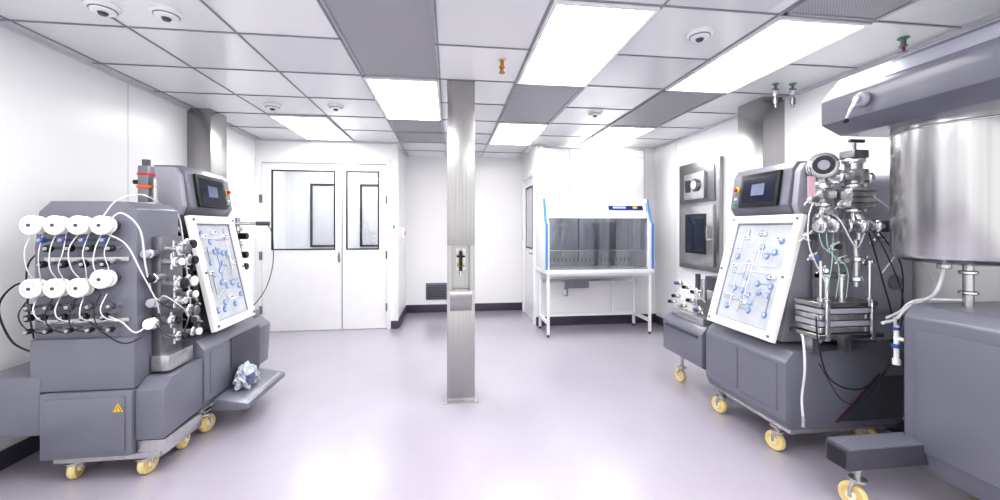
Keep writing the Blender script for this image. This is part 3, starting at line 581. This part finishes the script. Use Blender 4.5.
# bag of parts leaning on the body
bm=bmesh.new(); bmesh.ops.create_icosphere(bm,subdivisions=5,radius=1)
for v in bm.verts:
    n=math.sin(v.co.x*7+v.co.y*5)*0.12+math.sin(v.co.y*13+v.co.z*9)*0.11+math.sin(v.co.x*17+v.co.z*19)*0.08
    v.co*=1+n
    zz=v.co.z; v.co=Vector((v.co.x*0.050*(1.15-0.45*zz),v.co.y*0.12*(1-0.2*zz),zz*0.085))
    v.co=Vector((-1.525+v.co.x-zz*0.004,3.22+v.co.y,max(0.222,0.30+v.co.z)))
g=MB(); g.addbm(bm,M_bag)
rb=thing('plastic_bag',(-1.52,3.22,0.222),'crumpled clear plastic bag of small fittings on the foot platform','plastic bag'); g.done('bag_film',rb)
g=MB(); g.box((-1.475,3.13,0.26),(-1.455,3.22,0.33),M_bagd,0.008); g.done('packet',rb)
g=MB(); g.box((-1.478,3.25,0.25),(-1.46,3.28,0.28),M_cream,0.006); g.done('cream_fitting',rb)

# ---------------------------------------------------------------- pump cart (left, near)
r=thing('pump_cart',(-2.0,2.7,0),'grey cart with two rows of white pump heads and tubing','processing machine')
b=MB(); b.box((-2.20,2.45,0.15),(-1.75,2.84,0.51),M_grey,0.008); b.done('lower_cabinet',r)
b=MB(); b.box((-2.17,2.442,0.18),(-1.78,2.45,0.48),M_grey,0.003); b.done('cabinet_door',r)
b=MB(); b.prism([(-1.835,0.40),(-1.785,0.40),(-1.81,0.445)],1,2.438,2.4415,M_yellow); b.prism([(-1.829,0.404),(-1.791,0.404),(-1.81,0.438)],1,2.4365,2.438,M_black); b.prism([(-1.825,0.406),(-1.795,0.406),(-1.81,0.433)],1,2.435,2.4365,M_yellow); b.prism([(-1.813,0.408),(-1.806,0.419),(-1.811,0.419),(-1.807,0.429),(-1.815,0.417),(-1.81,0.417)],1,2.434,2.435,M_black); b.done('warning_label',r,label='yellow electrical warning triangle')
b=MB(); b.prism([(-2.26,0.515),(-2.26,1.30),(-2.24,1.50),(-2.18,1.56),(-1.80,1.56),(-1.75,1.52),(-1.75,0.515)],1,2.49,2.84,M_grey,0.010); b.box((-2.26,2.465,0.515),(-1.75,2.50,0.80),M_grey,0.006); b.done('main_cabinet',r)
Td=Matrix.Translation((0,-0.065,0))
b=MB(Td); b.box((-2.20,2.54,1.225),(-1.78,2.56,1.25),M_steel,0.004); b.box((-2.20,2.54,0.885),(-1.78,2.56,0.91),M_steel,0.004); b.done('pump_rail',r)
b=MB(); b.box((-2.54,2.46,0.28),(-2.205,2.82,0.60),M_grey,0.015); b.done('side_box',r)
b=MB(); b.prism([(2.47,0.22),(2.47,0.50),(2.55,0.55),(2.83,0.56),(2.83,0.24)],0,-1.748,-1.60,M_grey,0.010); b.done('bumper_pod',r)
b=MB(); b.box((-2.15,2.47,0.12),(-1.62,2.83,0.15),M_steel); b.prism([(-1.74,0.13),(-1.60,0.13),(-1.60,0.215),(-1.74,0.215)],1,2.48,2.82,M_steel,0.004); b.done('chassis',r)
for (x,y,a) in ((-2.09,2.52,0.25),(-1.73,2.52,-0.15),(-2.09,2.78,0.2),(-1.70,2.78,0.1)): caster(r,x,y,0.13,0.058,a)
def pump(x,z):
    q=MB(Td); q.cyl((x,2.56,z),(x,2.51,z),0.030,M_grey2); q.disc((x,2.51,z),(x,2.495,z),0.049,M_white2); q.cyl((x,2.495,z),(x,2.478,z),0.034,M_grey3); q.disc((x,2.478,z),(x,2.450,z),0.052,M_white2); q.torus((x,2.450,z),(0,1,0),0.030,0.0016,M_grey3); q.disc((x,2.450,z),(x,2.444,z),0.009,M_grey2)
    return q.done('pump_head',r,label='white round pump head')
p0=None
for row,z in enumerate((1.425,1.09)):
    for i in range(4):
        x=-2.19+0.110*i
        if p0 is None: p0=pump(x,z); px,pz=x,z
        else: clone(p0,(x-px,0,z-pz+(0.045 if (row==1 and i==3) else 0)),parent=r)
for row,(z,mm) in enumerate(((1.345,M_blue),(1.30,M_black),(1.215,M_black),(0.985,M_grey2),(0.93,M_black),(0.86,M_black))):
    for i in range(4+(row>2)):
        x=-2.16+0.10*i+(0.03 if row%2 else 0)
        if x>-1.77: x=-2.22
        sc=0.75 if row in (0,5) else 1.0
        q=MB(Td); q.cyl((x,2.56,z),(x,2.50,z),0.008,M_steel); q.disc((x,2.50,z),(x,2.47,z),0.019*sc,mm); q.disc((x,2.47,z),(x,2.462,z),0.009,M_grey3); q.done('knob',r)
b=MB(Td); rr=random.Random(5)
for i in range(4):
    x=-2.19+0.110*i; j=lambda:rr.uniform(-0.012,0.012)
    b.tube([(x-0.02,2.50,1.39),(x-0.025+j(),2.455,1.30),(x-0.02+j(),2.455,1.20),(x-0.01,2.49,1.13)],0.003,M_tube)
    b.tube([(x+0.025,2.50,1.39),(x+0.03+j(),2.46,1.28),(x+0.028+j(),2.46,1.20),(x+0.02,2.49,1.13)],0.0025,M_tube)
    b.tube([(x,2.50,1.05),(x+0.01+j(),2.455,0.98),(x+0.03+j(),2.455,0.93),(x+0.05,2.5,0.90)],0.003,M_tube)
    b.tube([(x-0.03,2.50,1.05),(x-0.035+j(),2.45,0.96),(x-0.01+j(),2.45,0.88),(x+0.03,2.5,0.84)],0.003,M_dark)
b.done('tubing',r,label='clear silicone tubing')
b=MB(); b.tube([(-1.84,2.42,1.45),(-1.76,2.40,1.49),(-1.70,2.44,1.40),(-1.70,2.48,1.2),(-1.72,2.55,1.05)],0.005,M_tube,8); b.tube([(-1.85,2.42,1.38),(-1.74,2.40,1.32),(-1.68,2.42,1.17),(-1.66,2.5,1.0),(-1.68,2.56,0.9)],0.004,M_tube,8)
b.tube([(-1.84,2.42,0.93),(-1.76,2.40,0.90),(-1.70,2.41,0.84),(-1.66,2.46,0.88)],0.004,M_tube,8); b.tube([(-1.95,2.42,0.92),(-1.84,2.42,0.82),(-1.76,2.42,0.78),(-1.70,2.46,0.80)],0.004,M_dark,8)
b.tube([(-1.87,2.42,1.47),(-1.80,2.42,1.56),(-1.74,2.5,1.60),(-1.78,2.7,1.57)],0.004,M_tube,8)
for i in range(4):
    z=rr.uniform(0.85,1.3); b.tube([(-1.70,2.52+rr.uniform(0,.06),z),(-1.62+rr.uniform(-.02,.03),2.50,z+rr.uniform(-.08,.1)),(-1.58,2.60,z-rr.uniform(.02,.15)),(-1.63,2.72,z-rr.uniform(0,.12))],0.0035,rr.choice([M_tube,M_dark,M_tube]),8)
b.done('hose',r,label='tangled white and black silicone hoses')
b=MB(); b.tube([(-2.26,2.52,1.10),(-2.34,2.48,1.10),(-2.42,2.48,0.98),(-2.36,2.48,0.80),(-2.27,2.50,0.72)],0.005,M_black,8); b.tube([(-2.26,2.54,1.30),(-2.30,2.50,1.20),(-2.30,2.50,1.0),(-2.27,2.5,0.8)],0.004,M_dark,8); b.done('cable',r,label='black looping cables')
for z in (1.12,0.92):
    b=MB(); b.box((-2.29,2.54,z),(-2.258,2.60,z+0.06),M_black,0.006); b.done('connector',r)
b=MB(); x,y=-1.90,2.78
b.box((x-0.03,y-0.03,1.57),(x+0.03,y+0.03,1.66),M_steeld,0.005); b.box((x-0.035,y-0.035,1.66),(x+0.035,y+0.035,1.68),M_orange,0.004); b.box((x-0.03,y-0.03,1.68),(x+0.03,y+0.03,1.80),M_steeld,0.005); b.box((x-0.033,y-0.033,1.74),(x+0.033,y+0.033,1.755),M_red,0.003); b.cyl((x,y,1.80),(x,y,1.84),0.022,M_grey2); b.cyl((x+0.05,y,1.57),(x+0.05,y,1.72),0.012,M_steel); b.cyl((x-0.03,y,1.70),(x-0.07,y,1.70),0.014,M_black)
b.box((x-0.05,y-0.04,1.555),(x+0.07,y+0.04,1.57),M_steel)
b.done('sensor_stack',r,label='stacked sensor blocks with orange bands')
b=MB(); b.box((-1.75,2.60,0.56),(-1.70,2.80,1.36),M_steeld,0.008); b.box((-1.74,2.58,0.565),(-1.64,2.80,0.66),M_steel,0.008); b.done('manifold_block',r)
i=0
for z in (0.76,0.87,0.98,1.09,1.20,1.30):
    for y in (2.64,2.75):
        i+=1; mk=rr.choice([M_black,M_steeld,M_chrome,M_black,M_white2]); y2=y+rr.uniform(-.015,.015); z2=z+rr.uniform(-.02,.02); e=rr.choice([0,.02,.04]); k=rr.choice([1.1,1.35,1.6])
        q=MB(); q.cyl((-1.70,y2,z2),(-1.665+e,y2,z2),0.018,M_steel); q.disc((-1.665+e,y2,z2),(-1.650+e,y2,z2),0.026*k,M_chrome if i%3 else M_white2); q.cyl((-1.650+e,y2,z2),(-1.63+e,y2,z2),0.019*k,M_steel); q.disc((-1.63+e,y2,z2),(-1.612+e,y2,z2),0.020*k,mk)
        if i%2: q.cyl((-1.66,y2,z2-0.045),(-1.66,y2,z2+0.05),0.008,M_chrome)
        q.done('valve',r)
for z in (0.86,0.98,1.12,1.26):
    k=rr.choice([1.1,1.4,1.7]); x=-1.725+rr.uniform(-.005,.03)
    q=MB(); q.cyl((x,2.62,z),(x,2.55,z),0.018*k,M_steeld); q.disc((x,2.55,z),(x,2.53,z),0.026*k,M_chrome); q.disc((x,2.53,z),(x,2.505,z),0.022*k,rr.choice([M_white2,M_black,M_grey3])); q.done('valve',r)

# ---------------------------------------------------------------- tank unit (right, near)
r=thing('mixing_tank',(2.6,1.6,0),'stainless tank hanging from grey lifting arm above a grey cabinet','tank')
b=MB(); b.prism([(2.08,1.985),(2.08,2.12),(2.19,2.25),(2.98,2.25),(2.98,1.93),(2.20,1.93)],1,0.95,2.02,M_grey,0.012,2); b.done('lifting_arm',r)
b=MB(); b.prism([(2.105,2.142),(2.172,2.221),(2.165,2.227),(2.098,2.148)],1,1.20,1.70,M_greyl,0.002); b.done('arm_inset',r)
c=Vector((2.55,1.68,0))
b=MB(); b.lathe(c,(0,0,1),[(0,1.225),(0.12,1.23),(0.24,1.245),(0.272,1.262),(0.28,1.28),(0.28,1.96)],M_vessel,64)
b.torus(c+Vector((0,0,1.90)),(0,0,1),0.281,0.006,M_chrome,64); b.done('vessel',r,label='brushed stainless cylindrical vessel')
b=MB(); b.cyl(c+Vector((0,0,1.02)),c+Vector((0,0,1.23)),0.020,M_steel); b.disc(c+Vector((0,0,1.18)),c+Vector((0,0,1.20)),0.036,M_chrome); b.disc(c+Vector((0,0,1.08)),c+Vector((0,0,1.10)),0.036,M_chrome); b.disc(c+Vector((-0.14,0,1.21)),c+Vector((-0.14,0,1.235)),0.026,M_steel); b.done('outlet_port',r)
b=MB(); b.prism([(2.37,0.18),(2.33,0.30),(2.33,0.96),(2.38,1.02),(2.98,1.02),(2.98,0.18)],1,1.28,1.80,M_grey,0.015,3); b.done('cabinet_body',r)
b=MB(); b.box((2.322,1.34,0.30),(2.331,1.74,0.90),M_grey,0.004); b.done('cabinet_door',r)
b=MB(); b.box((2.90,1.40,1.02),(2.98,1.60,1.93),M_grey2,0.01); b.done('mast',r)
b=MB(); b.box((1.90,1.70,0.235),(2.36,1.82,0.335),M_grey2,0.008); b.box((1.895,1.715,0.245),(1.902,1.805,0.325),M_dark); b.box((1.91,1.702,0.335),(2.36,1.818,0.342),M_grey); b.done('outrigger',r)
caster(r,2.02,1.76,0.235,0.064,0.2); caster(r,2.75,1.74,0.18,0.058,0.3); caster(r,2.75,1.35,0.18,0.058,0.3); caster(r,2.42,1.35,0.18,0.058,0.3)
b=MB(); b.disc((2.078,1.78,2.06),(2.05,1.78,2.06),0.035,M_grey3); b.cyl((2.05,1.78,2.06),(2.03,1.78,2.06),0.016,M_chrome); b.tube([(2.035,1.78,2.06),(2.03,1.80,2.02),(2.03,1.83,1.97)],0.008,M_chrome); b.sph((2.03,1.83,1.965),0.014,M_black); b.done('lock_handle',r,label='round locking knob with chrome lever')
b=MB(); b.tube([c+Vector((-0.14,0,1.21)),(2.41,1.72,1.08),(2.42,1.84,0.99),(2.38,1.87,0.92),(2.26,1.84,0.91)],0.008,M_tube,8); b.tube([(2.55,1.68,1.05),(2.50,1.86,1.02),(2.44,1.90,0.95),(2.36,1.90,0.92)],0.008,M_tube,8); b.tube([(2.36,1.86,0.93),(2.37,1.86,0.80)],0.008,M_tube,raw=True); b.done('hose',r,label='clear silicone drain hose')
b=MB(); b.cyl((2.37,1.86,0.89),(2.37,1.86,0.70),0.012,M_white2); b.disc((2.37,1.86,0.88),(2.37,1.86,0.865),0.018,M_blue); b.disc((2.37,1.86,0.79),(2.37,1.86,0.77),0.022,M_blue); b.cyl((2.37,1.87,0.82),(2.37,1.82,0.82),0.010,M_white2); b.cyl((2.37,1.86,0.71),(2.37,1.86,0.68),0.018,M_white2); b.done('hose_valve',r,label='white plastic valve with blue handle')

# ---------------------------------------------------------------- light, camera
wd=bpy.data.worlds.new('World'); SC.world=wd; wd.use_nodes=True
bg=wd.node_tree.nodes['Background']; bg.inputs[0].default_value=(1.0,0.995,0.99,1); bg.inputs[1].default_value=1.35
cam=bpy.data.cameras.new('camera'); co=bpy.data.objects.new('camera',cam); COL.objects.link(co)
co.location=(0,0,1.41); co.rotation_euler=(math.radians(90),0,-math.atan(0.125))
cam.sensor_width=36; cam.lens=36*400/1000*1.0; cam.shift_y=-0.022; cam.clip_start=0.05
SC.camera=co
SC.view_settings.view_transform='Standard'; SC.view_settings.exposure=0.17
try: SC.view_settings.look='Medium High Contrast'
except Exception as e: print('look',e)
